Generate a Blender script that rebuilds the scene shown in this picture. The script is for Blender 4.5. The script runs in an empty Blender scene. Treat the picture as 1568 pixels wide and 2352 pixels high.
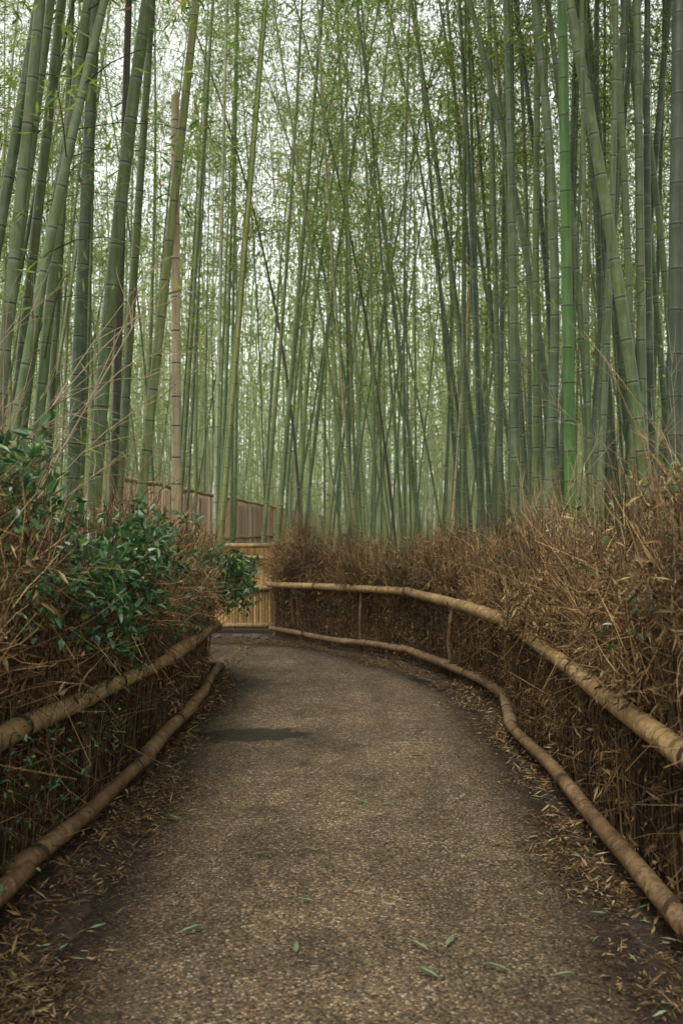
import bpy, math, numpy as np
from mathutils import Vector
rng = np.random.default_rng(7)
scene = bpy.context.scene
COL = scene.collection

# ---------------------------------------------------------------- helpers
def norm(v):
    return v/np.maximum(np.linalg.norm(v,axis=-1,keepdims=True),1e-9)

def tubes(P,R,S=3):
    P=np.asarray(P,float); R=np.asarray(R,float)
    if P.ndim==2: P=P[None]; R=R[None]
    N,K,_=P.shape
    T=norm(np.gradient(P,axis=1))
    m=norm(T.mean(axis=1))
    ref=np.where(np.abs(m[:,2:3])>.8,np.array([[1.,0,0]]),np.array([[0,0,1.]]))
    ref=np.repeat(ref[:,None],K,1)
    U=norm(np.cross(T,ref)); V=np.cross(T,U)
    a=np.arange(S)*2*np.pi/S
    vs=P[:,:,None]+R[:,:,None,None]*(np.cos(a)[None,None,:,None]*U[:,:,None]+np.sin(a)[None,None,:,None]*V[:,:,None])
    n=np.arange(N)[:,None,None]*K*S; k=np.arange(K-1)[None,:,None]*S; s=np.arange(S)[None,None,:]; s2=(s+1)%S
    f=np.stack([n+k+s,n+k+s2,n+k+S+s2,n+k+S+s],-1).reshape(-1,4)
    return vs.reshape(-1,3),f

def leaves(C,D,Nn,L,W,fold=.15):
    D=norm(D); side=norm(np.cross(D,Nn)); Nn=np.cross(side,D)
    L=L[:,None];W=W[:,None]
    a=C; b=C+.38*L*D+.5*W*side+fold*W*Nn; c=C+L*D; d=C+.38*L*D-.5*W*side+fold*W*Nn
    v=np.stack([a,b,c,d],1).reshape(-1,3)
    f=np.arange(len(C)*4).reshape(-1,4)
    return v,f

def ovate(C,D,Nn,L,W,fold=.25):
    D=norm(D); side=norm(np.cross(D,Nn)); Nn=np.cross(side,D)
    L=L[:,None];W=W[:,None]
    pts=[C, C+.3*L*D+.5*W*side+fold*W*Nn, C+.72*L*D+.36*W*side+fold*.6*W*Nn, C+L*D-.08*L*Nn,
         C+.72*L*D-.36*W*side+fold*.6*W*Nn, C+.3*L*D-.5*W*side+fold*W*Nn]
    v=np.stack(pts,1).reshape(-1,3)
    i=np.arange(len(C))[:,None]*6
    f=np.concatenate([i+np.array([[0,1,2,3]]),i+np.array([[0,3,4,5]])],0)
    return v,f

def cat_parts(lst):
    V=[];F=[];A=[];o=0
    for v,f,a in lst: V.append(v);F.append(f+o);A.append(a);o+=len(v)
    return np.concatenate(V),np.concatenate(F),np.concatenate(A)

def make_mesh(name,parts,mats,smooth=False,attr=None):
    """parts: list of (verts,quads,matindex)"""
    vs=[];fs=[];mi=[];o=0
    for v,f,m in parts:
        vs.append(v);fs.append(f+o);mi.append(np.full(len(f),m));o+=len(v)
    v=np.concatenate(vs);f=np.concatenate(fs);mi=np.concatenate(mi)
    me=bpy.data.meshes.new(name)
    me.vertices.add(len(v)); me.vertices.foreach_set('co',v.astype(np.float32).ravel())
    me.loops.add(len(f)*4); me.loops.foreach_set('vertex_index',f.astype(np.int32).ravel())
    me.polygons.add(len(f)); me.polygons.foreach_set('loop_start',(np.arange(len(f))*4).astype(np.int32))
    me.polygons.foreach_set('material_index',mi.astype(np.int32))
    me.polygons.foreach_set('use_smooth',np.full(len(f),smooth))
    for m in mats: me.materials.append(m)
    if attr is not None:
        a=me.attributes.new('node_ring','FLOAT','POINT'); a.data.foreach_set('value',attr.astype(np.float32))
    me.update(calc_edges=True)
    return me

def add(name,data,parent=None,loc=(0,0,0),label=None,cat=None,group=None,kind=None):
    o=bpy.data.objects.new(name,data); COL.objects.link(o); o.location=loc
    if parent: o.parent=parent
    if label:o["label"]=label
    if cat:o["category"]=cat
    if group:o["group"]=group
    if kind:o["kind"]=kind
    return o

# ---------------------------------------------------------------- materials
def new_mat(name):
    m=bpy.data.materials.new(name); m.use_nodes=True
    nt=m.node_tree; nt.nodes.clear()
    return m,nt,nt.nodes,nt.links
def ramp(nt,stops,interp='LINEAR'):
    r=nt.nodes.new('ShaderNodeValToRGB'); e=r.color_ramp.elements
    r.color_ramp.interpolation=interp
    while len(e)<len(stops): e.new(.5)
    for i,(p,c) in enumerate(stops):
        e[i].position=p; e[i].color=(c[0],c[1],c[2],1) if not np.isscalar(c) else (c,c,c,1)
    return r
def noise(nt,scale,detail=4,vec=None,rough=.6):
    n=nt.nodes.new('ShaderNodeTexNoise'); n.inputs['Scale'].default_value=scale; n.inputs['Detail'].default_value=detail
    n.inputs['Roughness'].default_value=rough
    if vec is not None: nt.links.new(vec,n.inputs['Vector'])
    return n
def mix(nt,fac,a,b,mode='MIX'):
    n=nt.nodes.new('ShaderNodeMix'); n.data_type='RGBA'; n.blend_type=mode
    for idx,val in ((0,fac),(6,a),(7,b)):
        if hasattr(val,'links'): nt.links.new(val,n.inputs[idx])
        elif idx==0: n.inputs[0].default_value=val
        else: n.inputs[idx].default_value=(*val,1)
    return n.outputs[2]

def foliage_mat(name,stops,rough=.5,trans=.4,tboost=1.3,spec=.3,blotch=None):
    m,nt,N,L=new_mat(name)
    g=N.new('ShaderNodeNewGeometry'); r=ramp(nt,stops); L.new(g.outputs['Random Per Island'],r.inputs[0])
    col=r.outputs[0]
    if blotch:
        n=noise(nt,blotch[0],3,g.outputs['Position'])
        rr=ramp(nt,[(.35,blotch[1]),(.65,blotch[2])]); L.new(n.outputs[0],rr.inputs[0])
        col=mix(nt,1.,col,rr.outputs[0],'MULTIPLY')
    p=N.new('ShaderNodeBsdfPrincipled'); p.inputs['Roughness'].default_value=rough
    p.inputs['Specular IOR Level'].default_value=spec
    L.new(col,p.inputs['Base Color'])
    out=N.new('ShaderNodeOutputMaterial')
    if trans>0:
        t=N.new('ShaderNodeBsdfTranslucent')
        c2=mix(nt,1.,col,(tboost,tboost*1.05,tboost*.7),'MULTIPLY'); L.new(c2,t.inputs[0])
        ms=N.new('ShaderNodeMixShader'); ms.inputs[0].default_value=trans
        L.new(p.outputs[0],ms.inputs[1]);L.new(t.outputs[0],ms.inputs[2]);L.new(ms.outputs[0],out.inputs[0])
    else: L.new(p.outputs[0],out.inputs[0])
    return m

def culm_mat(name,stops,powder=(.24,.26,.19),dark=(.04,.036,.025),rough=.45,pw=1.):
    m,nt,N,L=new_mat(name)
    oi=N.new('ShaderNodeObjectInfo'); r=ramp(nt,stops); L.new(oi.outputs['Random'],r.inputs[0])
    tc=N.new('ShaderNodeTexCoord')
    mp=N.new('ShaderNodeMapping'); mp.inputs['Scale'].default_value=(14,14,.9); L.new(tc.outputs['Object'],mp.inputs[0])
    n1=noise(nt,2.2,5,mp.outputs[0]); r1=ramp(nt,[(.3,.55),(.7,1.22)]); L.new(n1.outputs[0],r1.inputs[0])
    c=mix(nt,1.,r.outputs[0],r1.outputs[0],'MULTIPLY')
    n3=noise(nt,.55,3,tc.outputs['Object']); r3=ramp(nt,[(.35,(.75,.88,.82)),(.65,(1.22,1.1,.9))]); L.new(n3.outputs[0],r3.inputs[0])
    c=mix(nt,1.,c,r3.outputs[0],'MULTIPLY')
    n2=noise(nt,7.,5,tc.outputs['Object']); r2=ramp(nt,[(.5,0),(.78,.4)]); L.new(n2.outputs[0],r2.inputs[0])
    c=mix(nt,r2.outputs[0],c,powder)
    at=N.new('ShaderNodeAttribute'); at.attribute_name='node_ring'
    rw=ramp(nt,[(0,0),(.3,.25*pw),(.55,.45*pw),(.75,0)]); L.new(at.outputs['Fac'],rw.inputs[0])
    rd=ramp(nt,[(.62,0),(.85,.8)]); L.new(at.outputs['Fac'],rd.inputs[0])
    c=mix(nt,rw.outputs[0],c,powder); c=mix(nt,rd.outputs[0],c,dark)
    p=N.new('ShaderNodeBsdfPrincipled'); p.inputs['Roughness'].default_value=rough; p.inputs['Specular IOR Level'].default_value=.3
    L.new(c,p.inputs['Base Color'])
    b=N.new('ShaderNodeBump'); b.inputs['Strength'].default_value=.15; b.inputs['Distance'].default_value=.01
    L.new(n1.outputs[0],b.inputs['Height']); L.new(b.outputs[0],p.inputs['Normal'])
    out=N.new('ShaderNodeOutputMaterial'); L.new(p.outputs[0],out.inputs[0])
    return m

M_leaf=foliage_mat('bamboo_leaf',[(0,(.05,.095,.02)),(.4,(.11,.18,.04)),(.78,(.19,.265,.065)),(.92,(.27,.27,.085)),(1,(.28,.18,.065))],.5,.5,1.5)
M_far=foliage_mat('hazed_leaf',[(0,(.15,.2,.085)),(.5,(.23,.3,.13)),(.9,(.32,.38,.19)),(1,(.35,.33,.16))],.6,.5,1.35)  # leaf colours paled to paint in distance haze
M_twiggreen=foliage_mat('branch_bark',[(0,(.09,.09,.04)),(1,(.2,.17,.09))],.7,0)
M_stem=foliage_mat('shrub_stem',[(0,(.05,.035,.02)),(1,(.12,.09,.05))],.7,0)
M_brush=foliage_mat('dry_twig',[(0,(.04,.024,.011)),(.4,(.125,.076,.033)),(.75,(.25,.162,.074)),(1,(.44,.33,.18))],.8,0,blotch=(2.2,(.38,.35,.33),(1.35,1.27,1.15)))
M_stick=foliage_mat('dry_stick',[(0,(.025,.015,.007)),(.6,(.09,.054,.026)),(1,(.21,.138,.068))],.8,0,blotch=(3,(.5,.5,.5),(1.2,1.2,1.15)))
M_dead=foliage_mat('dead_leaf',[(0,(.065,.034,.013)),(.5,(.18,.106,.045)),(.85,(.31,.2,.09)),(1,(.46,.35,.19))],.7,.2,1.1,blotch=(2.2,(.5,.48,.45),(1.2,1.2,1.15)))
M_litter=foliage_mat('litter_leaf',[(0,(.03,.018,.008)),(.5,(.095,.058,.025)),(.85,(.19,.122,.053)),(1,(.36,.26,.14))],.8,.1,1.1)
M_pale=foliage_mat('pale_twig',[(0,(.18,.135,.08)),(1,(.38,.3,.19))],.8,0)
M_ever=foliage_mat('evergreen_leaf',[(0,(.022,.06,.024)),(.6,(.045,.115,.043)),(.88,(.08,.17,.058)),(1,(.19,.27,.075))],.28,.22,1.6,.55)
M_green=foliage_mat('fresh_leaf',[(0,(.1,.16,.08)),(1,(.22,.28,.16))],.5,.2)
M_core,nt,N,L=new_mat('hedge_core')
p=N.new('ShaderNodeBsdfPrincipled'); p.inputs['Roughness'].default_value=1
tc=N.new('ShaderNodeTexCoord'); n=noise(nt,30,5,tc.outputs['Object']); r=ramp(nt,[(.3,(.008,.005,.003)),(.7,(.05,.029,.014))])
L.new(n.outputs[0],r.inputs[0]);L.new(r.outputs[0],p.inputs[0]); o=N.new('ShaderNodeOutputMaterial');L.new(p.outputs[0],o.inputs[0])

M_culm=culm_mat('bamboo_green_grey',[(0,(.06,.10,.04)),(.3,(.10,.14,.055)),(.6,(.16,.195,.075)),(.85,(.11,.15,.07)),(1,(.21,.19,.095))])
M_culm_far=culm_mat('bamboo_hazed_green',[(0,(.2,.245,.135)),(1,(.3,.345,.2))])  # far stalks lightened, aerial haze put into their colour
M_right=culm_mat('bamboo_cool_green',[(0,(.045,.072,.036)),(.35,(.07,.103,.05)),(.7,(.085,.12,.05)),(1,(.12,.15,.075))])
M_left=culm_mat('bamboo_olive_green',[(0,(.07,.1,.035)),(.5,(.10,.13,.045)),(1,(.135,.155,.06))])
M_yell=culm_mat('bamboo_yellow_green',[(0,(.155,.18,.05)),(1,(.18,.205,.06))])
M_vivid=culm_mat('bamboo_vivid_green',[(0,(.055,.13,.027)),(1,(.055,.13,.027))],powder=(.09,.16,.06))
M_tan=culm_mat('bamboo_dead_tan',[(0,(.38,.31,.2)),(1,(.38,.31,.2))],powder=(.48,.41,.3))
M_dark=culm_mat('bamboo_dark_brown',[(0,(.06,.052,.034)),(1,(.06,.052,.034))],powder=(.1,.1,.07))
M_dgreen=culm_mat('bamboo_dark_green',[(0,(.04,.055,.034)),(1,(.04,.055,.034))],powder=(.1,.12,.08))
M_palec=culm_mat('bamboo_pale_grey',[(0,(.25,.27,.18)),(1,(.25,.27,.18))])

def rail_mat(name,stops,blotch):
    m,nt,N,L=new_mat(name)
    tc=N.new('ShaderNodeTexCoord')
    n1=noise(nt,3.,6,tc.outputs['Object'],.7); r=ramp(nt,stops); L.new(n1.outputs[0],r.inputs[0])
    n2=noise(nt,38.,4,tc.outputs['Object']); r2=ramp(nt,[(.48,1.),(.7,.35)]); L.new(n2.outputs[0],r2.inputs[0])
    c=mix(nt,blotch,r.outputs[0],r2.outputs[0],'MULTIPLY')
    n4=noise(nt,11.,5,tc.outputs['Object'],.7); r4=ramp(nt,[(.42,1.),(.62,.5)]); L.new(n4.outputs[0],r4.inputs[0]); c=mix(nt,.85,c,r4.outputs[0],'MULTIPLY')
    at=N.new('ShaderNodeAttribute'); at.attribute_name='node_ring'
    rd=ramp(nt,[(.5,0),(.9,.75)]); L.new(at.outputs['Fac'],rd.inputs[0])
    c=mix(nt,rd.outputs[0],c,(.045,.028,.014))
    p=N.new('ShaderNodeBsdfPrincipled'); p.inputs['Roughness'].default_value=.55; p.inputs['Specular IOR Level'].default_value=.3
    L.new(c,p.inputs[0])
    b=N.new('ShaderNodeBump'); b.inputs['Strength'].default_value=.7; b.inputs['Distance'].default_value=.012
    L.new(n2.outputs[0],b.inputs['Height']);L.new(b.outputs[0],p.inputs['Normal'])
    o=N.new('ShaderNodeOutputMaterial');L.new(p.outputs[0],o.inputs[0]); return m
M_rail=rail_mat('weathered_tan_bamboo',[(.3,(.17,.10,.036)),(.5,(.33,.215,.09)),(.7,(.45,.32,.155))],.8)
M_rail2=rail_mat('weathered_brown_bamboo',[(.3,(.085,.048,.022)),(.5,(.19,.115,.052)),(.7,(.3,.2,.10))],.9)
M_slat=foliage_mat('split_bamboo_slat',[(0,(.26,.16,.055)),(.5,(.42,.27,.10)),(1,(.54,.37,.16))],.55,0,blotch=(6,(.65,.65,.65),(1.1,1.1,1.1)))
M_slat2=foliage_mat('grey_brown_slat',[(0,(.2,.145,.09)),(.5,(.42,.31,.2)),(1,(.55,.43,.3))],.7,0)
M_bind=foliage_mat('dark_binding',[(0,(.025,.017,.011)),(1,(.06,.04,.025))],.7,0)

# path gravel
M_path,nt,N,L=new_mat('gravel_path')
tc=N.new('ShaderNodeTexCoord'); oc=tc.outputs['Object']
vo=N.new('ShaderNodeTexVoronoi'); vo.inputs['Scale'].default_value=110; L.new(oc,vo.inputs['Vector'])
sep=N.new('ShaderNodeSeparateColor'); L.new(vo.outputs['Color'],sep.inputs[0])
rs=ramp(nt,[(0,(.05,.036,.022)),(.35,(.12,.088,.052)),(.7,(.17,.128,.077)),(.86,(.25,.15,.065)),(1,(.42,.35,.25))]); L.new(sep.outputs[0],rs.inputs[0])
rd=ramp(nt,[(.0,1.),(.5,.9),(.85,.32)]); L.new(vo.outputs['Distance'],rd.inputs[0])
c=mix(nt,.8,rs.outputs[0],rd.outputs[0],'MULTIPLY')
nf=noise(nt,60,4,oc,.7); rf=ramp(nt,[(.3,.55),(.7,1.4)]); L.new(nf.outputs[0],rf.inputs[0]); c=mix(nt,.85,c,rf.outputs[0],'MULTIPLY')
nl=noise(nt,1.3,6,oc,.7); rl=ramp(nt,[(.32,.58),(.62,1.2)]); L.new(nl.outputs[0],rl.inputs[0]); c=mix(nt,1.,c,rl.outputs[0],'MULTIPLY')
mpt=N.new('ShaderNodeMapping'); mpt.inputs['Scale'].default_value=(2.6,.35,1); L.new(oc,mpt.inputs[0])
ntk=noise(nt,1.,4,mpt.outputs[0],.6); rtk=ramp(nt,[(.35,.75),(.62,1.2)]); L.new(ntk.outputs[0],rtk.inputs[0]); c=mix(nt,1.,c,rtk.outputs[0],'MULTIPLY')
nm=noise(nt,9,6,oc,.7); rm=ramp(nt,[(.3,.65),(.7,1.2)]); L.new(nm.outputs[0],rm.inputs[0]); c=mix(nt,1.,c,rm.outputs[0],'MULTIPLY')
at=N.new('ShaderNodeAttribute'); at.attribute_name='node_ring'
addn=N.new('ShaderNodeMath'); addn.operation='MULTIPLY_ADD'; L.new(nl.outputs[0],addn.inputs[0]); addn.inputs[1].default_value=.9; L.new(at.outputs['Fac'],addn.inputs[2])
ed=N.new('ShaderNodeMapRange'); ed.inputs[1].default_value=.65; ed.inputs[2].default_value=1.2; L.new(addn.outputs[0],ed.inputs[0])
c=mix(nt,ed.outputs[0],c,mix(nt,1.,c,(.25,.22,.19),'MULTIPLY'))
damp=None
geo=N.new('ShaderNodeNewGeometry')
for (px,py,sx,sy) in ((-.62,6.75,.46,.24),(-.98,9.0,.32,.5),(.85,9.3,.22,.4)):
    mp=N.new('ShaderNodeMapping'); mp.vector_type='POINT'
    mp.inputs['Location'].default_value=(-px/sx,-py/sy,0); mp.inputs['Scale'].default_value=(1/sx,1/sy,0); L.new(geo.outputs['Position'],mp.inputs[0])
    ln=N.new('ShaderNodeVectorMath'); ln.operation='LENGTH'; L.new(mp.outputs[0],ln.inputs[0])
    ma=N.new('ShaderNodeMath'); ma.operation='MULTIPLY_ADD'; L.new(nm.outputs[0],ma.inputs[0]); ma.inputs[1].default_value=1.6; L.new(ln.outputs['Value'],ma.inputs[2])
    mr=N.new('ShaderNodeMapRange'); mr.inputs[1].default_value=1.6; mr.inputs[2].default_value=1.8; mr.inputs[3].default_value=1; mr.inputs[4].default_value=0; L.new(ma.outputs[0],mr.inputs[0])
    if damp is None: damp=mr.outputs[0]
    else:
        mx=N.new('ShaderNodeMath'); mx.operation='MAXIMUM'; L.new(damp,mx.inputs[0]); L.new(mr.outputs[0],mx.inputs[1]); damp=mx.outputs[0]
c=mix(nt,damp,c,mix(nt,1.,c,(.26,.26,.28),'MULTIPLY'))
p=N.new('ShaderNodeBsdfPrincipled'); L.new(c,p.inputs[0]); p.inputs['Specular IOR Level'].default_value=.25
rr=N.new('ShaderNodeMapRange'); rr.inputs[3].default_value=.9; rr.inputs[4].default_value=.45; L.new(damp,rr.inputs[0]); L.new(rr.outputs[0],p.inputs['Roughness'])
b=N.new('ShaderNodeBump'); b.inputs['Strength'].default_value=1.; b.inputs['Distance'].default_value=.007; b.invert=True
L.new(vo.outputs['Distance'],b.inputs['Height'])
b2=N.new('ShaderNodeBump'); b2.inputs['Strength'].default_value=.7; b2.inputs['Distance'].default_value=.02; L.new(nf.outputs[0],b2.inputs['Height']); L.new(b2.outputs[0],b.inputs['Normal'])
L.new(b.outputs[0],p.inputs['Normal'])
o=N.new('ShaderNodeOutputMaterial');L.new(p.outputs[0],o.inputs[0])

M_ground,nt,N,L=new_mat('litter_ground')
tc=N.new('ShaderNodeTexCoord'); n1=noise(nt,25,8,tc.outputs['Object'],.75); n2=noise(nt,.8,4,tc.outputs['Object'])
r=ramp(nt,[(.3,(.010,.0065,.004)),(.5,(.04,.025,.012)),(.68,(.12,.075,.036))]); L.new(n1.outputs[0],r.inputs[0])
r2=ramp(nt,[(.3,.6),(.7,1.2)]);L.new(n2.outputs[0],r2.inputs[0]); c=mix(nt,1.,r.outputs[0],r2.outputs[0],'MULTIPLY')
p=N.new('ShaderNodeBsdfPrincipled'); p.inputs['Roughness'].default_value=.95; L.new(c,p.inputs[0])
b=N.new('ShaderNodeBump'); b.inputs['Distance'].default_value=.03; L.new(n1.outputs[0],b.inputs['Height']);L.new(b.outputs[0],p.inputs['Normal'])
o=N.new('ShaderNodeOutputMaterial');L.new(p.outputs[0],o.inputs[0])
M_stone,nt,N,L=new_mat('brown_stone')
tc=N.new('ShaderNodeTexCoord'); n1=noise(nt,12,6,tc.outputs['Object'],.7); r=ramp(nt,[(.3,(.04,.03,.02)),(.7,(.12,.095,.07))]); L.new(n1.outputs[0],r.inputs[0])
p=N.new('ShaderNodeBsdfPrincipled'); p.inputs['Roughness'].default_value=.95; L.new(r.outputs[0],p.inputs[0]); o=N.new('ShaderNodeOutputMaterial');L.new(p.outputs[0],o.inputs[0])

# ---------------------------------------------------------------- ground and path
g=np.array([-300,-150,-60,-20,-8,0,8,20,60,150,300.]); gx,gy=np.meshgrid(g,g+20,indexing='ij')
v=np.stack([gx.ravel(),gy.ravel(),np.zeros(gx.size)],1); n=len(g)
f=np.array([[i*n+j,(i+1)*n+j,(i+1)*n+j+1,i*n+j+1] for i in range(n-1) for j in range(n-1)])
add('ground',make_mesh('ground',[(v,f,0)],[M_ground]),kind='structure',label='brown leaf-littered ground of the bamboo grove',cat='ground')

Lp=np.array([(-.90,-3),(-.90,0),(-.90,3),(-.99,5),(-1.05,7),(-1.12,9.2),(-1.5,10.1),(-2.6,10.7),(-9,11.0)])
Rp=np.array([(.97,-3),(.97,0),(.97,3),(1.04,5),(1.08,7),(1.02,8.4),(.54,10.1),(-.6,12.3),(-9,13.35)])
def resamp(P,n):
    P=np.asarray(P,float)
    d=np.r_[0,np.cumsum(np.linalg.norm(np.diff(P,axis=0),axis=1))]; t=np.linspace(0,d[-1],n)
    return np.stack([np.interp(t,d,P[:,i]) for i in range(P.shape[1])],1)
nn=240
def warp(P,n):
    t=np.linspace(0,len(P)-1,n); Q=np.stack([np.interp(t,np.arange(len(P)),P[:,i]) for i in range(2)],1)
    k=np.ones(15)/15
    for i in range(2): Q[7:-7,i]=np.convolve(Q[:,i],k,'valid')
    return Q
La=warp(Lp,nn);Ra=warp(Rp,nn); La+=rng.normal(0,.015,La.shape);Ra+=rng.normal(0,.015,Ra.shape)
W=25; t=np.linspace(0,1,W)
v=La[:,None]*(1-t)[None,:,None]+Ra[:,None]*t[None,:,None]
crown_=.004+.02*(1-(2*t-1)**2)
v=np.concatenate([v,np.broadcast_to(crown_[None,:,None],(nn,W,1))],2).reshape(-1,3)
f=np.array([[i*W+j,i*W+j+1,(i+1)*W+j+1,(i+1)*W+j] for i in range(nn-1) for j in range(W-1)])
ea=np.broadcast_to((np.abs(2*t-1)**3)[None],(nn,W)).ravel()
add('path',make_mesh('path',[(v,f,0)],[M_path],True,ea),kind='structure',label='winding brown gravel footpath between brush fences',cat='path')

# ---------------------------------------------------------------- rail fences
def pole(points,r0,node_gap=.3,polelen=3.6,seed=0,S=14,jit=.006):
    rg=np.random.default_rng(seed)
    P=np.asarray(points,float); d=np.r_[0,np.cumsum(np.linalg.norm(np.diff(P,axis=0),axis=1))]
    tot=d[-1]; ts=[0];rs=[0];at=[0]
    ts.append(0.0001);rs.append(1);at.append(0)
    s=rg.uniform(.1,.3)
    while s<tot-.06:
        for ds,rr,a in ((-.03,1,0),(-.008,1.0,.3),(-.003,1.06,.95),(.003,1.06,.95),(.009,1.0,.3),(.03,.99,0)):
            ts.append(s+ds);rs.append(rr);at.append(a)
        s+=node_gap*rg.uniform(.7,1.3)
        ts.append(s-node_gap*.35); rs.append(.985+rg.normal(0,.015)); at.append(0)
    ts+= [tot-.0001,tot];rs+=[1,0];at+=[0,0]
    o=np.argsort(ts,kind='stable'); ts=np.array(ts)[o];rs=np.array(rs)[o];at=np.array(at)[o]
    ph=(ts%polelen)/polelen
    rad=rs*r0*(1.09-.2*ph)
    C=np.stack([np.interp(ts,d,P[:,i]) for i in range(3)],1)
    for i in range(3): C[:,i]+=jit*np.sin(ts*(1.3+.4*i)+seed+i*2)+jit*.5*np.sin(ts*4.1+seed*3+i)
    v,f=tubes(C,rad,S)
    return v,f,np.repeat(at,S)
def pole_chain(P,r0,seed,jit):
    out=[]
    for i in range(len(P)-1):
        a,b=np.array(P[i],float),np.array(P[i+1],float); L_=np.linalg.norm(b-a); d=(b-a)/L_
        off=np.array([0,0,.005*(-1)**i])
        mid=(a+b)/2+np.array([0,0,.008*math.sin(i*2+seed)])
        out.append(pole([a-d*.04+off,mid+off,b+d*.04+off],r0*(1.+.07*(-1)**i),node_gap=.34,polelen=L_+.1,seed=seed*10+i,jit=jit))
    return cat_parts(out)
def ring_mesh(c,ax,r,turns=3):
    ax=norm(np.array(ax,float)); u=norm(np.cross(ax,[.1,.2,1.])); w=np.cross(ax,u)
    a=np.linspace(0,2*np.pi*turns,16*turns+1)
    P=np.array(c)[None]+r*(np.cos(a)[:,None]*u+np.sin(a)[:,None]*w)+ax[None]*((a/(2*np.pi)-turns/2)*.012)[:,None]
    return tubes(P,np.full(len(a),.0025),5)

RL=np.array([(1.10,-.5,.13),(1.12,3.25,.13),(1.12,6.65,.12),(1.25,7.75,.14),(1.0,9.3,.13),(.66,10.6,.13),(-.9,12.9,.13)])
RT=np.array([(1.12,-.5,.655),(1.125,3.25,.665),(1.165,6.9,.765),(.70,10.65,.745),(-.93,13.0,.70)])
LL=np.array([(-1.2,-.5,.13),(-1.19,3.7,.13),(-1.09,5.6,.13),(-1.08,7.2,.13),(-1.15,9.3,.13),(-1.6,10.0,.13),(-5,10.6,.13)])
LT=np.array([(-1.24,-.5,.70),(-1.21,3.7,.655),(-1.13,6.5,.56),(-1.18,9.4,.50),(-1.65,10.1,.5),(-5,10.65,.5)])
def zat(P,y):
    return np.interp(y,P[:,1],P[:,2]),np.interp(y,P[:,1],P[:,0])
def rail_fence(low,top,sgn,posts,ties,label,seed):
    o0=np.array([low[1][0],low[1][1],0.])
    e=add('bamboo_rail_fence',None,loc=o0,label=label,cat='fence')
    for P,m,sd,r,j in ((top,M_rail,seed,.044,.004),(low,M_rail2,seed+5,.040,.010)):
        v,f,a=pole_chain(P,r,sd,j); add('rail',make_mesh('rail',[(v-o0,f,0)],[m],True,a),e)
    for py in posts:
        zt,xt=zat(top,py); zl,xl=zat(low,py)
        px=(xt+xl)/2+sgn*.08
        v,f,a=pole([(px,py+.02,-.05),(px+rng.normal(0,.02),py+.02,zt*.5),(px,py+.02,zt-.01)],.017,node_gap=.22,seed=int(py*10),S=8,jit=.003)
        add('post',make_mesh('post',[(v-o0,f,0)],[M_rail2],True,a),e)
    for py in ties:
        for P in (top,low):
            yy=py if P is top else py+.13
            z,x=zat(P,yy)
            y0,y1=yy-.1,yy+.1; ax=np.array([zat(P,y1)[1]-zat(P,y0)[1],.2,zat(P,y1)[0]-zat(P,y0)[0]])
            v,f=ring_mesh((x,yy,z),ax,.050,3); add('binding',make_mesh('binding',[(v-o0,f,0)],[M_bind],True),e)
    return e
rail_fence(RL,RT,1,[2.3,5.6,9.2,11.4],[3.2,4.9,6.88,8.6,10.65,12.1],'double bamboo rail fence curving along dry brush hedge',3)
rail_fence(LL,LT,-1,[2.2,4.75,7.7],[3.0,3.75,5.2,6.5,8.0],'double bamboo rail fence beside leafy dry hedge',11)

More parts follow.
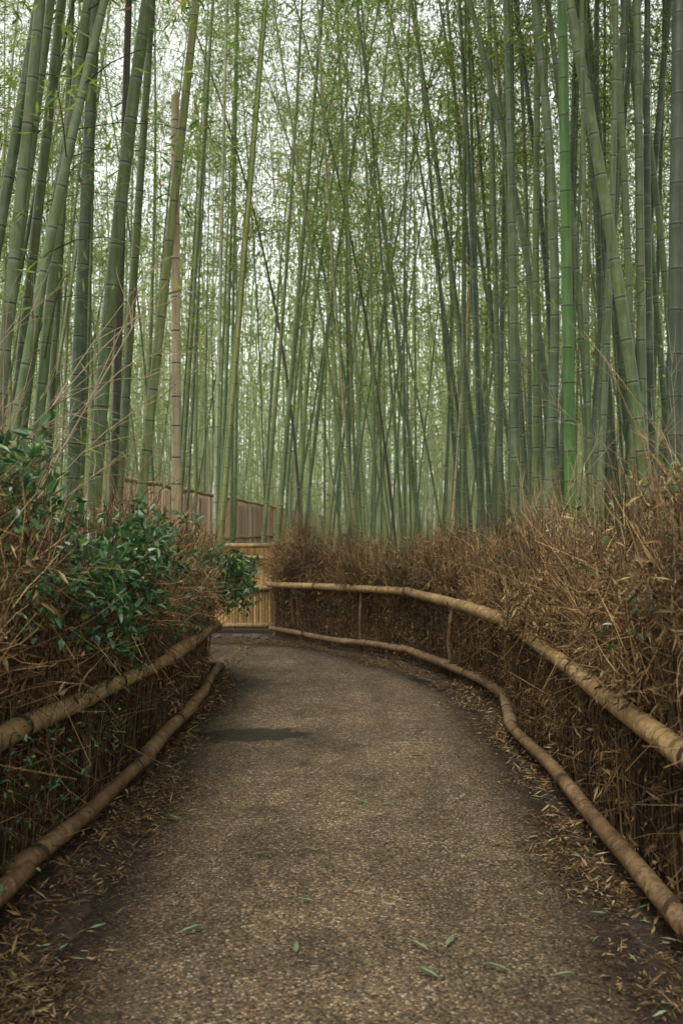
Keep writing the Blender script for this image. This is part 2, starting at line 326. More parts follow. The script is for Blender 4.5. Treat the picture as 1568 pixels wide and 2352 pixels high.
# ---------------------------------------------------------------- hedges
def hedge(name,line,sgn,topf,label,leafiness,seed,density=1.,over=.08,wisp=.08):
    rg=np.random.default_rng(seed)
    P=np.asarray(line,float); d=np.r_[0,np.cumsum(np.linalg.norm(np.diff(P,axis=0),axis=1))]; tot=d[-1]
    Pd=resamp(P,int(tot/.1)); k=np.ones(9)/9; Q=Pd.copy()
    for i in range(2): Q[4:-4,i]=np.convolve(Pd[:,i],k,'valid')
    dd=np.r_[0,np.cumsum(np.linalg.norm(np.diff(Q,axis=0),axis=1))]; tot=dd[-1]
    TT=norm(np.gradient(Q,axis=0)); NN=np.stack([TT[:,1],-TT[:,0]],1)*sgn
    def at(s):
        p=np.stack([np.interp(s,dd,Q[:,i]) for i in range(2)],1)
        t=norm(np.stack([np.interp(s,dd,TT[:,i]) for i in range(2)],1)); n_=norm(np.stack([np.interp(s,dd,NN[:,i]) for i in range(2)],1))
        return p,t,n_
    def top(s):
        p,_,_=at(s); return topf(p[:,1])*(1+.07*np.sin(s*2.1+seed)+.06*np.sin(s*5.7+1+seed)+.05*np.sin(s*13))
    def bulge(s,z): return .07*np.sin(s*3.3+z*4+seed)+.06*np.sin(s*7.9-z*6)+.03*np.sin(s*1.3+z*9)
    o0=np.array([P[0][0],P[0][1],0.])
    e=add(name,None,loc=o0,label=label,cat='hedge')
    ns=int(tot/.12); nz=14
    s=np.linspace(0,tot,ns); p,t,n_=at(s); tp=top(s)*.82
    prof=[]
    for j in range(nz):
        u=j/(nz-1)
        if u<.42: w=.13; zz=u/.42*.95
        elif u<.58: w=.13+(u-.42)/.16*.34; zz=.95+.05*math.sin((u-.42)/.16*math.pi)
        else: w=.47; zz=(1-u)/.42*.95
        prof.append((w,zz))
    V=np.zeros((ns,nz,3))
    for j,(w,zz) in enumerate(prof):
        ww=w+rg.normal(0,.02,ns)+ .03*np.sin(s*7+j)
        V[:,j,:2]=p+n_*ww[:,None]; V[:,j,2]=zz*tp
    f=np.array([[i*nz+j,i*nz+j+1,(i+1)*nz+j+1,(i+1)*nz+j] for i in range(ns-1) for j in range(nz-1)])
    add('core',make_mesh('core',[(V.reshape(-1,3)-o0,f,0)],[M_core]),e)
    def P3(s,w,z):
        p,t,n_=at(s); return np.concatenate([p+n_*w[:,None],z[:,None]],1),np.c_[t,np.zeros(len(s))],np.c_[n_,np.zeros(len(s))]
    # packed upright sticks, some as tall as the hedge
    n=int(tot*410*density); s=rg.uniform(0,tot,n); w=rg.uniform(-.01,.13,n)
    B,t,nn_=P3(s,w,np.zeros(n)); tall=rg.random(n)<.28; H=np.where(tall,top(s)*rg.uniform(.7,1.05,n),rg.uniform(.3,1.0,n))
    w2=np.where(tall,rg.uniform(-over,.12,n)-w,0)
    K=5; u=np.linspace(0,1,K)
    lean=t*rg.normal(0,.13,n)[:,None]+nn_*(rg.normal(0,.03,n)+w2)[:,None]
    PP=B[:,None]+u[None,:,None]*(lean+np.array([0,0,1.])*H[:,None])[:,None]+rg.normal(0,.009,(n,K,3))
    R=rg.uniform(.0018,.0045,n)[:,None]*(1-.5*u)[None]
    v1,f1=tubes(PP,R,4)
    add('upright_sticks',make_mesh('sticks',[(v1-o0,f1,0)],[M_stick]),e)
    # twigs in tufts of varied direction
    per=12; ncl=int(tot*125*density); n=ncl*per; ci=np.repeat(np.arange(ncl),per)
    s0=rg.uniform(0,tot,ncl); tp0=top(s0); z0=tp0*rg.beta(1.3,1.0,ncl)*.96
    s=np.clip(s0[ci]+rg.normal(0,.05,n),0,tot); tp=top(s); z=np.clip(z0[ci]+rg.normal(0,.07,n),.03,None); z=np.minimum(z,tp)
    w=rg.uniform(0,.15,n)+bulge(s,z)*(z>.72)+np.where(z>.8*tp,rg.uniform(0,.3,n),0)
    w=np.where(z<.75,w*.6+.01,w-over)
    B,t,nn_=P3(s,w,z)
    L_=rg.uniform(.07,.38,n)*np.where(z<.75,.75,1)
    Dc=rg.normal(0,.75,ncl)[ci]; Du=rg.normal(.6,.6,ncl)[ci]
    D=t*(Dc+rg.normal(0,.42,n))[:,None]-nn_*rg.normal(.17,.28,n)[:,None]+np.array([0,0,1.])*(Du+rg.normal(0,.42,n))[:,None]
    D=norm(D); K=4;u=np.linspace(0,1,K)
    bend=rg.normal(0,.18,(n,3))
    PP=B[:,None]+(D*L_[:,None])[:,None]*u[None,:,None]+(bend*L_[:,None])[:,None]*(u**2)[None,:,None]*1.5+rg.normal(0,.003,(n,K,3))
    PP[:,:,2]=np.maximum(PP[:,:,2],.01)
    R=rg.uniform(.0011,.0029,n)[:,None]*(1-.6*u)[None]
    v1,f1=tubes(PP,R,3)
    # wisps above the top, in tufts
    per=9; ncl=int(tot*42*density); n=ncl*per; ci=np.repeat(np.arange(ncl),per)
    s=np.clip(rg.uniform(0,tot,ncl)[ci]+rg.normal(0,.04,n),0,tot); tp=top(s); z=tp*rg.uniform(.65,.93,n); w=rg.uniform(-over*.5,.45,ncl)[ci]+rg.normal(0,.03,n)
    B,t,nn_=P3(s,w,z); L_=rg.gamma(3.2,wisp,ncl)[ci]*rg.uniform(.5,1.1,n)
    D=norm(t*(rg.normal(0,.33,ncl)[ci]+rg.normal(0,.28,n))[:,None]-nn_*(rg.normal(.05,.2,ncl)[ci]+rg.normal(0,.18,n))[:,None]+np.array([0,0,1.]))
    bend=rg.normal(0,.28,(n,3)); K=5;u=np.linspace(0,1,K)
    PP=B[:,None]+(D*L_[:,None])[:,None]*u[None,:,None]+(bend*L_[:,None])[:,None]*(u**2)[None,:,None]
    R=rg.uniform(.0010,.0021,n)[:,None]*(1-.65*u)[None]
    v2,f2=tubes(PP,R,3)
    add('dry_twigs',make_mesh('twigs',[(v1-o0,f1,0),(v2-o0,f2,0)],[M_brush]),e)
    # dead leaves, clumped
    per=18; ncl=int(tot*165*leafiness*density); n=ncl*per; ci=np.repeat(np.arange(ncl),per)
    s0=rg.uniform(0,tot,ncl); s=np.clip(s0[ci]+rg.normal(0,.06,n),0,tot); tp=top(s); z=np.clip(top(s0)[ci]*rg.beta(1.4,1.0,ncl)[ci]+rg.normal(0,.06,n),.02,None)
    w=rg.uniform(-.06,.12,n)+bulge(s,z)*(z>.72)+np.where(z>.85*tp,rg.uniform(0,.3,n),0)
    w=np.where(z<.75,np.maximum(w,-.03),w-over*.7)
    C,t,nn_=P3(s,w,z); C+=rg.normal(0,.015,(n,3))
    D=rg.normal(0,1,(n,3)); D[:,2]-=.6
    v3,f3=leaves(C,D,rg.normal(0,1,(n,3)),rg.uniform(.02,.085,n),rg.uniform(.006,.018,n),.35)
    add('dead_leaves',make_mesh('dead_leaves',[(v3-o0,f3,0)],[M_dead]),e)
    return e
hedge('brush_hedge',[(1.18,-.5),(1.20,3),(1.22,6.8),(1.27,8.0),(1.02,9.6),(.76,10.8),(-.9,13.2)],1,
      lambda y:np.interp(y,[0,3,5,7,10,13],[1.5,1.48,1.40,1.34,1.24,1.3]),'tall reddish-brown dry brush hedge behind bamboo rails',1.0,5)
hedge('brush_hedge',[(-1.29,-.5),(-1.27,3.5),(-1.21,5),(-1.17,7),(-1.22,9.2),(-1.7,10.0),(-3,10.45),(-5,10.6)],-1,
      lambda y:np.interp(y,[0,3.5,5,7,9.5],[1.62,1.58,1.48,1.36,1.22]),'dry twig hedge overgrown with green leaves and vines',.6,6,1.,.12,.062)

# evergreen shrubs growing through the hedge
def shrub(center,size,nclump,label,seed,nl=26,LS=(.035,.065)):
    rg=np.random.default_rng(seed); c=np.array(center,float); sz=np.array(size,float)
    bx=c[0]+(.2 if c[0]>0 else -.2)
    o0=np.array([bx,c[1],0.]); e=add('evergreen_shrub',None,loc=o0,label=label,cat='shrub')
    cl=c+rg.uniform(-1,1,(nclump,3))*sz*(.5+.5*rg.random((nclump,1)))
    u=np.linspace(0,1,6)[None,:,None]
    root=np.stack([np.full(nclump,bx),c[1]+(cl[:,1]-c[1])*.8,np.maximum(cl[:,2]-.35,.02)],1)
    PP=root[:,None]*(1-u)+cl[:,None]*u+np.sin(u*np.pi)*rg.normal(0,.02,(nclump,1,3))
    v,f=tubes(PP,np.repeat(np.linspace(.0035,.0015,6)[None],nclump,0),4)
    nt_=6; yb=c[1]+np.linspace(-.8,.8,nt_)*sz[1]
    TP=np.zeros((nt_,4,3)); TP[:,:,0]=bx; TP[:,:,1]=yb[:,None]; TP[:,:,2]=np.linspace(-.02,c[2],4)[None]; TP+=rg.normal(0,.012,TP.shape)
    v2,f2=tubes(TP,np.full((nt_,4),.008),5)
    add('stems',make_mesh('stems',[(v-o0,f,0),(v2-o0,f2,0)],[M_stem]),e)
    n=nclump*nl; idx=np.repeat(np.arange(nclump),nl)
    ax=norm(rg.normal(0,1,(nclump,3))+np.array([.3 if c[0]<0 else -.3,-.3,.5]))[idx]
    tt=rg.uniform(-.5,1,n)[:,None]*.13
    C=cl[idx]+ax*tt+rg.normal(0,.022,(n,3))
    D=norm(ax*.5+norm(rg.normal(0,1,(n,3)))*.9)
    Nn=np.array([0,0,1.])+rg.normal(0,.5,(n,3))
    v,f=ovate(C,D,Nn,rg.uniform(*LS,n),rg.uniform(.45,.65,n)*LS[1]*.7)
    add('leaves',make_mesh('leaves',[(v-o0,f,0)],[M_ever]),e)
shrub((-1.12,8.8,.98),(.38,.7,.25),120,'glossy green leafy shrub bulging over path from hedge end',1,17,(.045,.075))
shrub((-1.12,7.9,1.05),(.1,.6,.2),34,'small leafy shrub growing from hedge end',16,13,(.04,.065))
shrub((-1.13,5.6,1.28),(.16,.9,.24),85,'glossy green leaves growing through dry hedge top',2,14,(.04,.07))
shrub((-1.07,4.8,1.12),(.10,.9,.28),70,'green leafy shrub tangled in dry hedge',3,13,(.04,.068))
shrub((-1.2,3.6,1.55),(.14,.6,.2),26,'broad-leaved green shoots above dry hedge',4,10,(.045,.07))
shrub((-1.13,3.9,1.25),(.08,.7,.3),46,'small-leaved green vine climbing dry hedge',8,10,(.03,.06))
shrub((-1.07,6.2,.9),(.06,1.6,.3),60,'small-leaved green vine over hedge twigs',9,9,(.025,.05))
shrub((-1.14,4.2,.5),(.04,1.3,.3),50,'sparse vine leaves hanging among upright sticks',14,5,(.018,.035))
shrub((1.5,6.6,1.42),(.16,.5,.12),9,'sparse green leafy shoots above dry brush',10,12,(.035,.055))
shrub((1.12,3.8,1.15),(.08,.5,.35),10,'sparse green leaves caught in dry brush',12,6,(.03,.05))
shrub((1.4,4.0,1.52),(.12,.7,.12),16,'sparse green shoots above dry brush',13,10,(.03,.05))
shrub((1.2,7.2,1.1),(.06,.5,.2),8,'few green leaves in dry brush',15,7,(.03,.05))

# bare dry shrubs
def bare_shrub(base,tips,label,seed,r0=.008,sub=6):
    rg=np.random.default_rng(seed); b=np.array(base,float); e=add('dry_shrub',None,loc=b,label=label,cat='shrub')
    paths=[];rad=[];u=np.linspace(0,1,8)
    def br(p0,p1,r,lvl):
        p0=np.array(p0,float);p1=np.array(p1,float); L_=np.linalg.norm(p1-p0)
        off=rg.normal(0,.05*L_,3); off[2]+=.09*L_
        P=p0+(p1-p0)*u[:,None]+np.sin(u*np.pi)[:,None]*off+rg.normal(0,.006*L_,(8,3))*u[:,None]
        paths.append(P);rad.append(r*(1-.75*u))
        if lvl>0:
            for _ in range(sub):
                k=rg.integers(3,7); d=norm(P[k+1]-P[k])
                dd=norm(d+rg.normal(0,.5,3)+np.array([0,0,.1]))
                br(P[k],P[k]+dd*L_*rg.uniform(.2,.42),r*.5,lvl-1)
    for t_ in tips: br(b+rg.normal(0,.04,3)*[1,1,0],t_,r0,2)
    v,f=tubes(np.array(paths),np.array(rad),4)
    add('branches',make_mesh('branches',[(v-b,f,0)],[M_pale]),e)
bare_shrub((-3.0,5.9,0),[(-1.15,5.6,2.78),(-1.35,5.9,2.45),(-1.7,5.2,2.2)],'bare pale arching shrub branches behind hedge',21,.009,5)
bare_shrub((-1.75,4.2,0),[(-1.35,4.3,2.05),(-1.5,4.0,2.1),(-1.2,4.5,1.85)],'bare twiggy pale shrub above hedge',22,.005,5)
bare_shrub((-1.6,6.8,0),[(-1.4,6.9,1.85),(-1.6,6.6,1.95)],'bare thin dry shrub rising from hedge',23,.004,5)
bare_shrub((1.75,5.2,0),[(1.6,5.2,1.85),(1.8,5.0,1.95),(1.5,5.4,1.7)],'bare thin dry shrub above brush hedge',24,.004,6)
bare_shrub((1.7,7.6,0),[(1.5,7.6,1.75),(1.75,7.5,1.85)],'wispy dry shrub above brush hedge',25,.004,6)

# ---------------------------------------------------------------- split bamboo panel and long fence
o0=np.array([-.93,13.6,0.])
e=add('bamboo_panel_fence',None,loc=o0,label='low golden split-bamboo panel fence at bend in path',cat='fence')
a0=np.array([-.95,13.6]);a1=np.array([-5.2,13.9]); n=190
parts=[]
for i in range(n):
    u=(i+.5)/n; q=a0+(a1-a0)*u; top_=1.17+rng.normal(0,.012)
    P=np.array([(q[0],q[1]+rng.normal(0,.002),z) for z in (.06,.45,.8,top_)])
    v,f=tubes(P,np.full(4,.0155),7); parts.append((v-o0,f,0))
add('upper_slats',make_mesh('slats',parts,[M_slat]),e)
parts=[]
for i in range(105):
    u=(i+.5)/105; q=a0+(a1-a0)*u
    P=np.array([(q[0],q[1]-.035+rng.normal(0,.002),z) for z in (.08,.3,.5,.62+rng.normal(0,.01))])
    v,f=tubes(P,np.full(4,.0245),8); parts.append((v-o0,f,0))
add('lower_slats',make_mesh('slats',parts,[M_slat]),e)
for z,r in ((1.19,.032),(1.02,.03),(.61,.034),(.1,.036)):
    v,f,a=pole([(-.9,13.50,z),(-5.2,13.80,z)],r,seed=int(z*100),S=10,jit=.003); add('rail',make_mesh('rail',[(v-o0,f,0)],[M_rail],True,a),e)
for px in (-.9,-2.6,-4.4):
    v,f,a=pole([(px,13.56,-.05),(px,13.56,.6),(px,13.56,1.24)],.035,seed=3,S=12,jit=.002); add('post',make_mesh('post',[(v-o0,f,0)],[M_rail2],True,a),e)

o0=np.array([-3.3,15,0.]); fx=lambda y:-3.3+(y-15)*.053
e=add('bamboo_slat_fence',None,loc=o0,label='long weathered bamboo slat fence receding through grove',cat='fence')
n=1050; ys=15+(np.arange(n)+.5)/n*48
K=2; B=np.stack([fx(ys)+rng.normal(0,.01,n),ys,np.zeros(n)],1); T_=B.copy(); T_[:,2]=2.1+rng.normal(0,.05,n); T_[:,1]+=rng.normal(0,.02,n)
v,f=tubes(np.stack([B,T_],1),rng.uniform(.010,.018,n)[:,None]*np.ones((1,2)),5)
add('slats',make_mesh('slats',[(v-o0,f,0)],[M_slat2]),e)
for z in (2.17,1.2,.4):
    v,f,a=pole([(fx(14.7)+.05,14.7,z),(fx(63)+.05,63,z)],.04,seed=5,S=8,jit=.012); add('rail',make_mesh('rail',[(v-o0,f,0)],[M_rail],True,a),e)

# stones
for (sx,sy,sr) in ((-1.15,12.85,.07),(-1.35,13.0,.05),(-.98,12.75,.04),(-1.62,12.95,.05)):
    nu,nv=14,9; U,Vv=np.meshgrid(np.linspace(0,2*np.pi,nu,endpoint=False),np.linspace(0,np.pi,nv),indexing='ij')
    rr=sr*(1+.18*np.sin(U*3+sx*9)*np.sin(Vv*2)+.12*np.cos(U*2+sy)+.1*np.sin(5*Vv+U))
    v=np.stack([rr*1.4*np.cos(U)*np.sin(Vv),rr*np.sin(U)*np.sin(Vv),rr*.6*np.cos(Vv)+sr*.25],-1).reshape(-1,3)
    f=np.array([[i*nv+j,i*nv+j+1,((i+1)%nu)*nv+j+1,((i+1)%nu)*nv+j] for i in range(nu) for j in range(nv-1)])
    add('stone',make_mesh('stone',[(v,f,0)],[M_stone],True),loc=(sx,sy,0),label='small brown stone lying at path edge',cat='stone',group='stones at the path edge')

# ---------------------------------------------------------------- litter
def edge_pts(n,P,sd):
    t=sd.uniform(0,1,n); d=np.r_[0,np.cumsum(np.linalg.norm(np.diff(P,axis=0),axis=1))]; s=t*d[-1]
    p=np.stack([np.interp(s,d,P[:,i]) for i in range(2)],1)
    tan=norm(np.stack([np.interp(s,d,np.gradient(P[:,i],d)) for i in range(2)],1))
    return p,tan,s
parts=[]
for P,sg in ((La[50:],-1),(Ra[50:],1)):
    # patchy: litter gathers in drifts
    n=56000; p,tan,s=edge_pts(n,P,rng); keep=rng.random(n)<.55+.3*np.sin(s*2.9+sg)+.2*np.sin(s*7.3); p=p[keep];tan=tan[keep];s=s[keep]; n=len(s)
    nrm=np.stack([tan[:,1],-tan[:,0]],1)*sg
    off=.07+.08*np.sin(s*1.7+sg)+.06*np.sin(s*4.9)+rng.normal(.03,.12,n)-rng.exponential(.06,n)*(rng.random(n)<.3)
    C=np.c_[p+nrm*off[:,None],.010+rng.random(n)*.035*np.clip(off*3,0.1,1.2)]; C[:,2]=np.where(off<0,.02,C[:,2])
    ang=rng.uniform(0,2*np.pi,n); D=np.c_[np.cos(ang),np.sin(ang),rng.normal(0,.3,n)]
    parts.append((*leaves(C,D,np.array([0,0,1.])+rng.normal(0,.5,(n,3)),rng.gamma(2.5,.010,n)+.008,rng.uniform(.003,.009,n),.25),0))
n=4600; y=rng.uniform(1.5,12,n); C=np.c_[np.clip(rng.normal(0,.65,n),-1,1),y,np.full(n,.028)]
ang=rng.uniform(0,2*np.pi,n); D=np.c_[np.cos(ang),np.sin(ang),rng.normal(0,.08,n)]
parts.append((*leaves(C,D,np.array([0,0,1.])+rng.normal(0,.2,(n,3)),rng.uniform(.005,.018,n),rng.uniform(.002,.005,n),.1),0))
n=180; y=rng.uniform(1.5,12,n); sd_=np.sign(rng.normal(0,1,n)); C=np.c_[sd_*rng.normal(1.0,.1,n),y,np.full(n,.045)]
ang=rng.uniform(0,2*np.pi,n); D=np.c_[np.cos(ang),np.sin(ang),rng.normal(0,.2,n)]
parts.append((*leaves(C,D,np.array([0,0,1.])+rng.normal(0,.3,(n,3)),rng.uniform(.03,.07,n),rng.uniform(.006,.012,n),.2),1))
n=2200; y=rng.uniform(1.5,12,n); sd_=np.sign(rng.normal(0,1,n)); C=np.c_[sd_*rng.normal(1.09,.06,n),y,rng.uniform(.02,.09,n)]
ang=rng.uniform(0,2*np.pi,n); D=np.c_[np.cos(ang),np.sin(ang),rng.normal(0,.4,n)]
parts.append((*leaves(C,D,np.array([0,0,1.])+rng.normal(0,.5,(n,3)),rng.uniform(.025,.08,n),rng.uniform(.006,.014,n),.25),2))
add('leaf_litter',make_mesh('leaf_litter',parts,[M_litter,M_green,M_dead]),kind='stuff',label='dry tan bamboo leaves littering path edges',cat='leaf litter')
fl=[(.198,4.98,.4),(.14,5.0,2.6),(.286,3.26,2.3),(.34,3.29,1.1),(-.1,4.28,3.0),(-.377,4.22,.1),(-.316,4.69,.2),(-.765,4.74,2.7),(.477,6.77,0),(.517,6.03,3.1),(.525,3.11,2.6),(.302,3.06,2.4),(-.147,3.24,1.6),(.95,6.56,.3),(-.344,7.57,1),(.648,3.08,.1),(.168,5.82,1.9),(.878,4.83,.5),(-.1,3.69,3.0),(-.556,3.4,.6),(.6,5.1,1.),(-.5,5.6,2.)]
for i,(x,y,a) in enumerate(fl):
    C=np.zeros((1,3)); D=np.array([[math.cos(a),math.sin(a),.12]]); Lf=np.array([rng.uniform(.07,.105)])
    v,f=ovate(C,D,np.array([[.1,.2,1.]]),Lf,np.array([.016]),.2)
    br=i in (9,16,17,8)
    add('fallen_leaf',make_mesh('fallen_leaf',[(v,f,0)],[M_dead if br else M_green]),loc=(x,y,.034),label='dry brown bamboo leaf lying on gravel path' if br else 'pale green bamboo leaf lying on gravel path',cat='leaf',group='fallen leaves on the path')

# ---------------------------------------------------------------- bamboo
def build_culm(axis,H,r0,seed,S=12,cut=None,mat=None):
    rg=np.random.default_rng(seed); zs=[-.05];rs=[1.];at=[0]
    z=.12; gap=.16
    while z<(cut or H)-.05:
        for dz,rr,a in ((-.04,1,0),(-.012,1.,.5),(-.005,1.02,1),(0,1.05,1),(.005,1.02,1),(.012,.99,0.0)):
            zs.append(z+dz);rs.append(rr);at.append(a)
        gap=min(gap*1.06,.33); z+=gap*rg.uniform(.9,1.1)
    zs.append(cut or H);rs.append(1);at.append(0)
    if cut:
        zs.append(cut+.04);rs.append(.6);at.append(0); zs.append(cut+.07);rs.append(.05);at.append(0)
    zs=np.array(zs);rs=np.array(rs)
    R=r0*rs*np.clip(1-.78*(zs/H)**1.3,.12,1)
    x,y=axis(zs)
    if cut: x=x+np.where(zs>cut,(zs-cut)*.4,0)
    v,f=tubes(np.stack([x,y,zs],1),R,S)
    return make_mesh('culm',[(v,f,0)],[mat or M_culm],True,np.repeat(np.array(at,float),S))
def build_crown(axis,z0,H,nb,nl,seed,spread=1.35,low=0):
    rg=np.random.default_rng(seed)
    zb=z0+(H-z0)*rg.beta(1.35,1.0,nb)
    if low: zb[:low]=rg.uniform(1.9,z0,low)
    x,y=axis(zb); B=np.stack([x,y,zb],1)
    az=rg.uniform(0,2*np.pi,nb); el=rg.uniform(.2,.9,nb)
    Lb=spread*(1.05-.6*np.clip((zb-z0)/(H-z0),0,1))*rg.uniform(.6,1.15,nb)
    D=np.stack([np.cos(az)*np.cos(el),np.sin(az)*np.cos(el),np.sin(el)],1)
    u=np.linspace(0,1,5)
    def pt(i,t):
        p=B[i]+D[i]*(Lb[i]*t)[:,None]; p[:,2]-=.45*Lb[i]*t**2; return p
    PP=B[:,None]+(D*Lb[:,None])[:,None]*u[None,:,None]; PP[:,:,2]-=.45*Lb[:,None]*(u**2)[None]
    v1,f1=tubes(PP,np.full(nb,.006)[:,None]*(1-.75*u)[None],3)
    nc=nb*7; ci=np.repeat(np.arange(nb),7); ct=rg.uniform(.25,1.05,nc); CC=pt(ci,ct)+rg.normal(0,.12,(nc,3))
    wt=np.where(ci<low,.3,1.); wt/=wt.sum()
    n=nb*nl; k=rg.choice(nc,n,p=wt); C=CC[k]+rg.normal(0,.07,(n,3))
    Dl=D[ci[k]]*.5+rg.normal(0,.6,(n,3)); Dl[:,2]-=.45
    v2,f2=leaves(C,Dl,np.array([0,0,1.])+rg.normal(0,.6,(n,3)),rg.uniform(.08,.15,n),rg.uniform(.014,.024,n),.1)
    return make_mesh('crown',[(v1,f1,0),(v2,f2,1)],[M_twiggreen,M_leaf])

GL='bamboo stalks of the grove'
def hero(d,dia,xe,xt,bow,mat,label,cut=None,i=0,crown=True):
    ht=.532*d; k=rng.normal(0,.012)
    def X(z):
        t=(z-1.4)/ht; q=np.where((t>0)&(t<1),4*t*(1-t)*bow,np.where(t>=1,-4*bow*(t-1),4*bow*t)); return xe+(xt-xe)*t+q
    x0=float(X(np.array([0.]))[0])
    ax=lambda z:(X(z)-x0,k*z)
    e=add('bamboo',None,loc=(x0,d,0),label=label,cat='bamboo',group=GL)
    add('culm',build_culm(ax,15.,dia/2*1.0,100+i,14,cut,mat),e)
    if crown and not cut: add('crown',build_crown(ax,max(6.2,1.4+ht+.3) if d<13 else 5.,14.5,30,46,300+i),e)
gL='thick olive-green bamboo stalk with ringed nodes'
gR='grey-green bamboo stalk with dark node rings'
H=[(8,.12,-2.0,-1.59,-.045,M_left,'thick leaning olive-green bamboo stalk'),
(8.5,.12,-2.32,-2.15,0,M_right,'thick grey-green bamboo stalk standing nearly upright'),
(9,.095,-1.84,-1.33,0,M_yell,'yellow-green bamboo stalk leaning toward path'),
(9.0,.08,-2.06,-1.91,0,M_dark,'dark brown old bamboo stalk'),
(9.5,.09,-2.14,-1.82,0,M_left,gL),
(7,.092,-2.49,-2.14,0,M_right,gR),(8,.091,-2.71,-2.22,0,M_left,gL),(7,.088,-2.77,-2.18,0,M_right,gR),
(10,.08,-3.01,-2.73,.03,M_left,gL),(9.6,.06,-2.52,-2.42,0,M_left,gL),
(15,.07,-1.91,-1.78,0,M_palec,'thin pale grey bamboo stalk'),
(15,.09,-1.80,-1.13,0,M_yell,'slender yellow-green bamboo stalk leaning over panel fence'),
(15,.075,-2.45,-1.96,0,M_left,gL),(15,.085,-.945,-.29,0,M_left,gL),(15.5,.07,-1.2,-.62,.05,M_left,gL),
(16,.05,-.66,-2.55,.4,M_dark,'thin dark bamboo stalk slanting across the others'),
(17,.06,-.62,.64,-.1,M_left,gL),(18,.065,.28,-.07,0,M_left,gL),(17,.06,1.34,.27,0,M_right,gR),
(16,.075,1.93,1.2,0,M_right,gR),(14,.065,2.12,1.5,0,M_right,gR),(17,.05,.9,-.8,.2,M_dark,'thin dark bamboo stalk slanting across the others'),
(15,.04,.1,1.6,-.1,M_right,gR),(16,.04,1.6,-.2,.1,M_left,gL),(18,.045,-.9,.5,.1,M_right,gR),(19,.045,.6,2.2,0,M_right,gR),
(13.5,.035,1.49,2.02,0,M_tan,'thin reddish dry bamboo stalk'),
(8.5,.108,1.96,1.91,0,M_vivid,'vivid fresh green bamboo stalk'),
(9.5,.092,1.65,1.57,.02,M_right,gR),(9,.095,1.84,1.79,.13,M_right,gR),
(8,.105,2.49,1.85,.04,M_left,'thick green bamboo stalk leaning strongly'),
(9,.085,2.28,2.62,0,M_right,gR),(9,.09,2.73,2.7,0,M_right,gR),(7.5,.13,2.5,2.56,0,M_dgreen,'very thick dark green bamboo stalk'),
(10,.08,2.19,1.32,.13,M_right,'grey-green bamboo stalk leaning over brush hedge'),(10,.08,2.82,3.33,0,M_right,gR),(11,.08,3.25,2.72,0,M_right,gR),
(11,.065,1.76,1.62,0,M_right,gR),(12,.06,2.26,2.13,.05,M_right,gR),(12,.05,1.71,1.55,0,M_right,gR),(9,.07,2.62,2.45,.05,M_right,gR),
(10,.07,2.69,2.58,-.05,M_right,gR),(10,.075,3.39,2.87,.1,M_right,gR),(11.5,.07,2.5,2.0,.1,M_right,gR),(10.5,.075,2.3,2.5,.0,M_right,gR),(8.6,.06,2.2,2.36,.03,M_right,gR),
(9.6,.07,2.42,2.0,.06,M_right,gR),(10.8,.075,2.95,2.65,.04,M_right,gR),(9.2,.075,2.9,2.86,-.03,M_right,gR),(9.8,.075,2.95,2.3,.08,M_left,gL),(10.2,.07,2.5,3.0,0,M_right,gR)]
for i,h in enumerate(H): hero(*h,i=i)
hero(9.3,.095,-1.54,-1.58,0,M_tan,'dead pale tan bamboo stalk with broken top',cut=5.5,i=77)

VAR=[]
for k in range(10):
    bx,by=rng.normal(0,.004,2)
    ax=(lambda bx,by:(lambda z:(bx*z**2,by*z**2)))(bx,by)
    mt=[M_culm,M_culm,M_left,M_right,M_culm][k%5]
    VAR.append((build_culm(ax,14.,.036,500+k,8,None,mt),build_crown(ax,[3.8,4.8,5.5,4.4,5.][k%5],13.8,[46,54,50][k%3],44,600+k,1.35,[4,0,2][k%3])))
placed=[(float(h[2]),float(h[0])) for h in H]
def allowed(x,y):
    if y<9.4: return (x<-2.05 and y>6.5) or (x>2.0 and y>7.9)
    if y<14.4: return x>1.9-(y-8)*.32 and x>.3
    return abs(x-fx(y))>.3
cnt=0; tries=0
while cnt<245 and tries<60000:
    tries+=1
    y=rng.uniform(5.5,31) if rng.random()>.18 else rng.uniform(7,14)
    x=rng.uniform(-(.37*y+1.2),.37*y+1.2)
    if not allowed(x,y): continue
    md=.30 if y<14 else .6
    if any((x-a)**2+(y-b)**2<md**2 for a,b in placed): continue
    placed.append((x,y)); cnt+=1
    cm,cr=VAR[rng.integers(0,10)] if not (x>.8 and y<19) else VAR[rng.choice([3,8,2])]
    e=add('bamboo',None,loc=(x,y,0),label='slender green bamboo stalk with leafy crown',cat='bamboo',group=GL)
    s=rng.choice([rng.uniform(.42,.75),rng.uniform(.75,1.25)]); e.scale=(s,s,rng.uniform(.9,1.15))
    sd_=.08 if s<.75 else .045
    e.rotation_euler=(rng.normal(0,.035),rng.normal(.03 if x<0 else -.02,sd_),0)
    az=rng.uniform(0,2*np.pi)
    for nm,dt in (('culm',cm),('crown',cr)):
        c_=bpy.data.objects.new(nm,dt); COL.objects.link(c_); c_.parent=e; c_.rotation_euler=(0,0,az)
        if nm=='crown' and s<.8: c_.scale=(1.5,1.5,1)
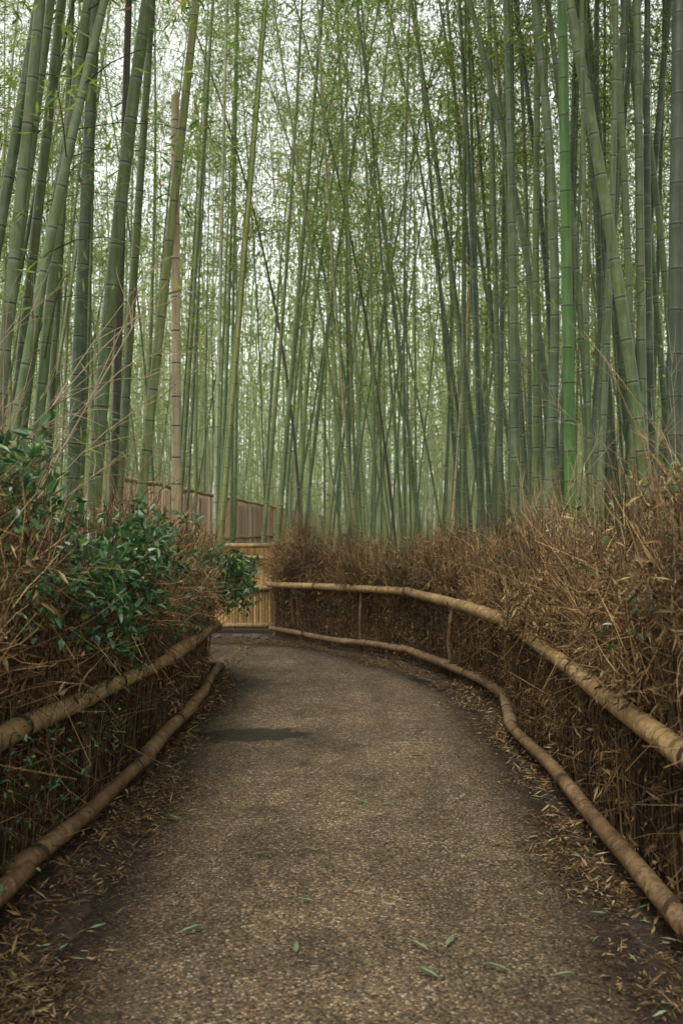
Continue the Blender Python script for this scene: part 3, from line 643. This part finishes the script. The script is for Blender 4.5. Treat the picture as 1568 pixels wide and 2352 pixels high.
# far grove (one mass)
def culm_mass(x,y,r):
    n=len(x); K=6;u=np.linspace(0,1,K); lean=rng.normal(0,.8,(n,2)); bw=rng.normal(0,.5,(n,2))
    PP=np.zeros((n,K,3)); PP[:,:,0]=x[:,None]+lean[:,:1]*u+bw[:,:1]*u**2; PP[:,:,1]=y[:,None]+lean[:,1:]*u; PP[:,:,2]=14*u
    return tubes(PP,r[:,None]*(1-.7*u)[None],6)
n=2900; y=26+ (rng.random(n)**.75)*54; x=rng.uniform(-1,1,n)*(.42*y+4)
ok=np.abs(x-fx(y))>.3; x=x[ok];y=y[ok];n=len(x)
v1,f1=culm_mass(x,y,rng.uniform(.018,.045,n))
nc=9000; yc=27+rng.random(nc)**.7*55; xc=rng.uniform(-1,1,nc)*(.44*yc+4); lo=np.interp(yc,[27,40,55,70],[5,3.4,1.6,.1]); zc=lo+(13.5-lo)*rng.beta(1.15,1.1,nc)
cc=np.stack([xc,yc,zc],1); m=300000; k=rng.integers(0,nc,m)
C=cc[k]+rng.normal(0,.55,(m,3)); D=rng.normal(0,1,(m,3)); D[:,2]-=.5
v2,f2=leaves(C,D,np.array([0,0,1.])+rng.normal(0,.7,(m,3)),rng.uniform(.18,.30,m),rng.uniform(.045,.075,m),.1)
add('bamboo_grove',make_mesh('bamboo_grove',[(v1,f1,0),(v2,f2,1)],[M_culm_far,M_far],False,np.zeros(len(v1)+len(v2))),kind='stuff',label='dense distant bamboo grove with haze painted into stalk and leaf colours',cat='bamboo grove')
# unseen grove beside and behind the viewpoint, added to darken the hedge sides
n=260; y=rng.uniform(-22,6,n); x=np.sign(rng.normal(0,1,n))*rng.uniform(2.6,13,n)
ok=np.abs(x)>np.maximum(2.6,.42*y+1.5); x=x[ok];y=y[ok]
v1,f1=culm_mass(x,y,rng.uniform(.03,.055,len(x)))
nc=1500; yc=rng.uniform(-22,6,nc); xc=np.sign(rng.normal(0,1,nc))*rng.uniform(1.5,13,nc); zc=rng.uniform(6.2,13,nc)
m=50000; k=rng.integers(0,nc,m); C=np.stack([xc,yc,zc],1)[k]+rng.normal(0,.4,(m,3)); D=rng.normal(0,1,(m,3))
v2,f2=leaves(C,D,np.array([0,0,1.])+rng.normal(0,.7,(m,3)),rng.uniform(.2,.3,m),rng.uniform(.04,.07,m),.1)
add('shading_thicket',make_mesh('shading_thicket',[(v1,f1,0),(v2,f2,1)],[M_culm,M_leaf],False,np.zeros(len(v1)+len(v2))),kind='stuff',label='unseen bamboo thicket beside and behind the viewpoint, added for shade',cat='bamboo grove')

# ---------------------------------------------------------------- world, sun, camera
w=bpy.data.worlds.new("World"); scene.world=w; w.use_nodes=True; nt=w.node_tree; nt.nodes.clear()
sk=nt.nodes.new('ShaderNodeTexSky'); sk.sky_type='NISHITA'; sk.sun_disc=False
EL,RO=math.radians(66),math.radians(205)
sk.sun_elevation=EL; sk.sun_rotation=RO; sk.dust_density=3
hs=nt.nodes.new('ShaderNodeHueSaturation'); hs.inputs['Saturation'].default_value=.15; hs.inputs['Value'].default_value=3.1
mx=nt.nodes.new('ShaderNodeMix'); mx.data_type='RGBA'; mx.blend_type='MULTIPLY'; mx.inputs[0].default_value=1; mx.inputs[7].default_value=(1.02,1.0,.94,1)
bg=nt.nodes.new('ShaderNodeBackground'); bg.inputs[1].default_value=.15
ow=nt.nodes.new('ShaderNodeOutputWorld')
nt.links.new(sk.outputs[0],hs.inputs['Color']); nt.links.new(hs.outputs[0],mx.inputs[6]); nt.links.new(mx.outputs[2],bg.inputs[0]); nt.links.new(bg.outputs[0],ow.inputs[0])
sd=bpy.data.lights.new('sun','SUN'); sd.energy=1.5; sd.angle=math.radians(25); sd.color=(1,.96,.88)
so=bpy.data.objects.new('sun',sd); COL.objects.link(so)
dirv=Vector((math.sin(RO)*math.cos(EL),math.cos(RO)*math.cos(EL),math.sin(EL)))
so.rotation_euler=dirv.to_track_quat('Z','Y').to_euler(); so.location=(0,0,20)
cd=bpy.data.cameras.new('camera'); cd.lens=35; cd.sensor_width=36; cd.clip_end=1000; cd.clip_start=.05
cd.dof.use_dof=True; cd.dof.focus_distance=6.0; cd.dof.aperture_fstop=3.6
co=bpy.data.objects.new('camera',cd); COL.objects.link(co); co.location=(0,0,1.4); co.rotation_euler=(math.radians(91.03),0,0)
scene.camera=co
scene.view_settings.view_transform='Standard'; scene.view_settings.look='None'; scene.view_settings.exposure=0
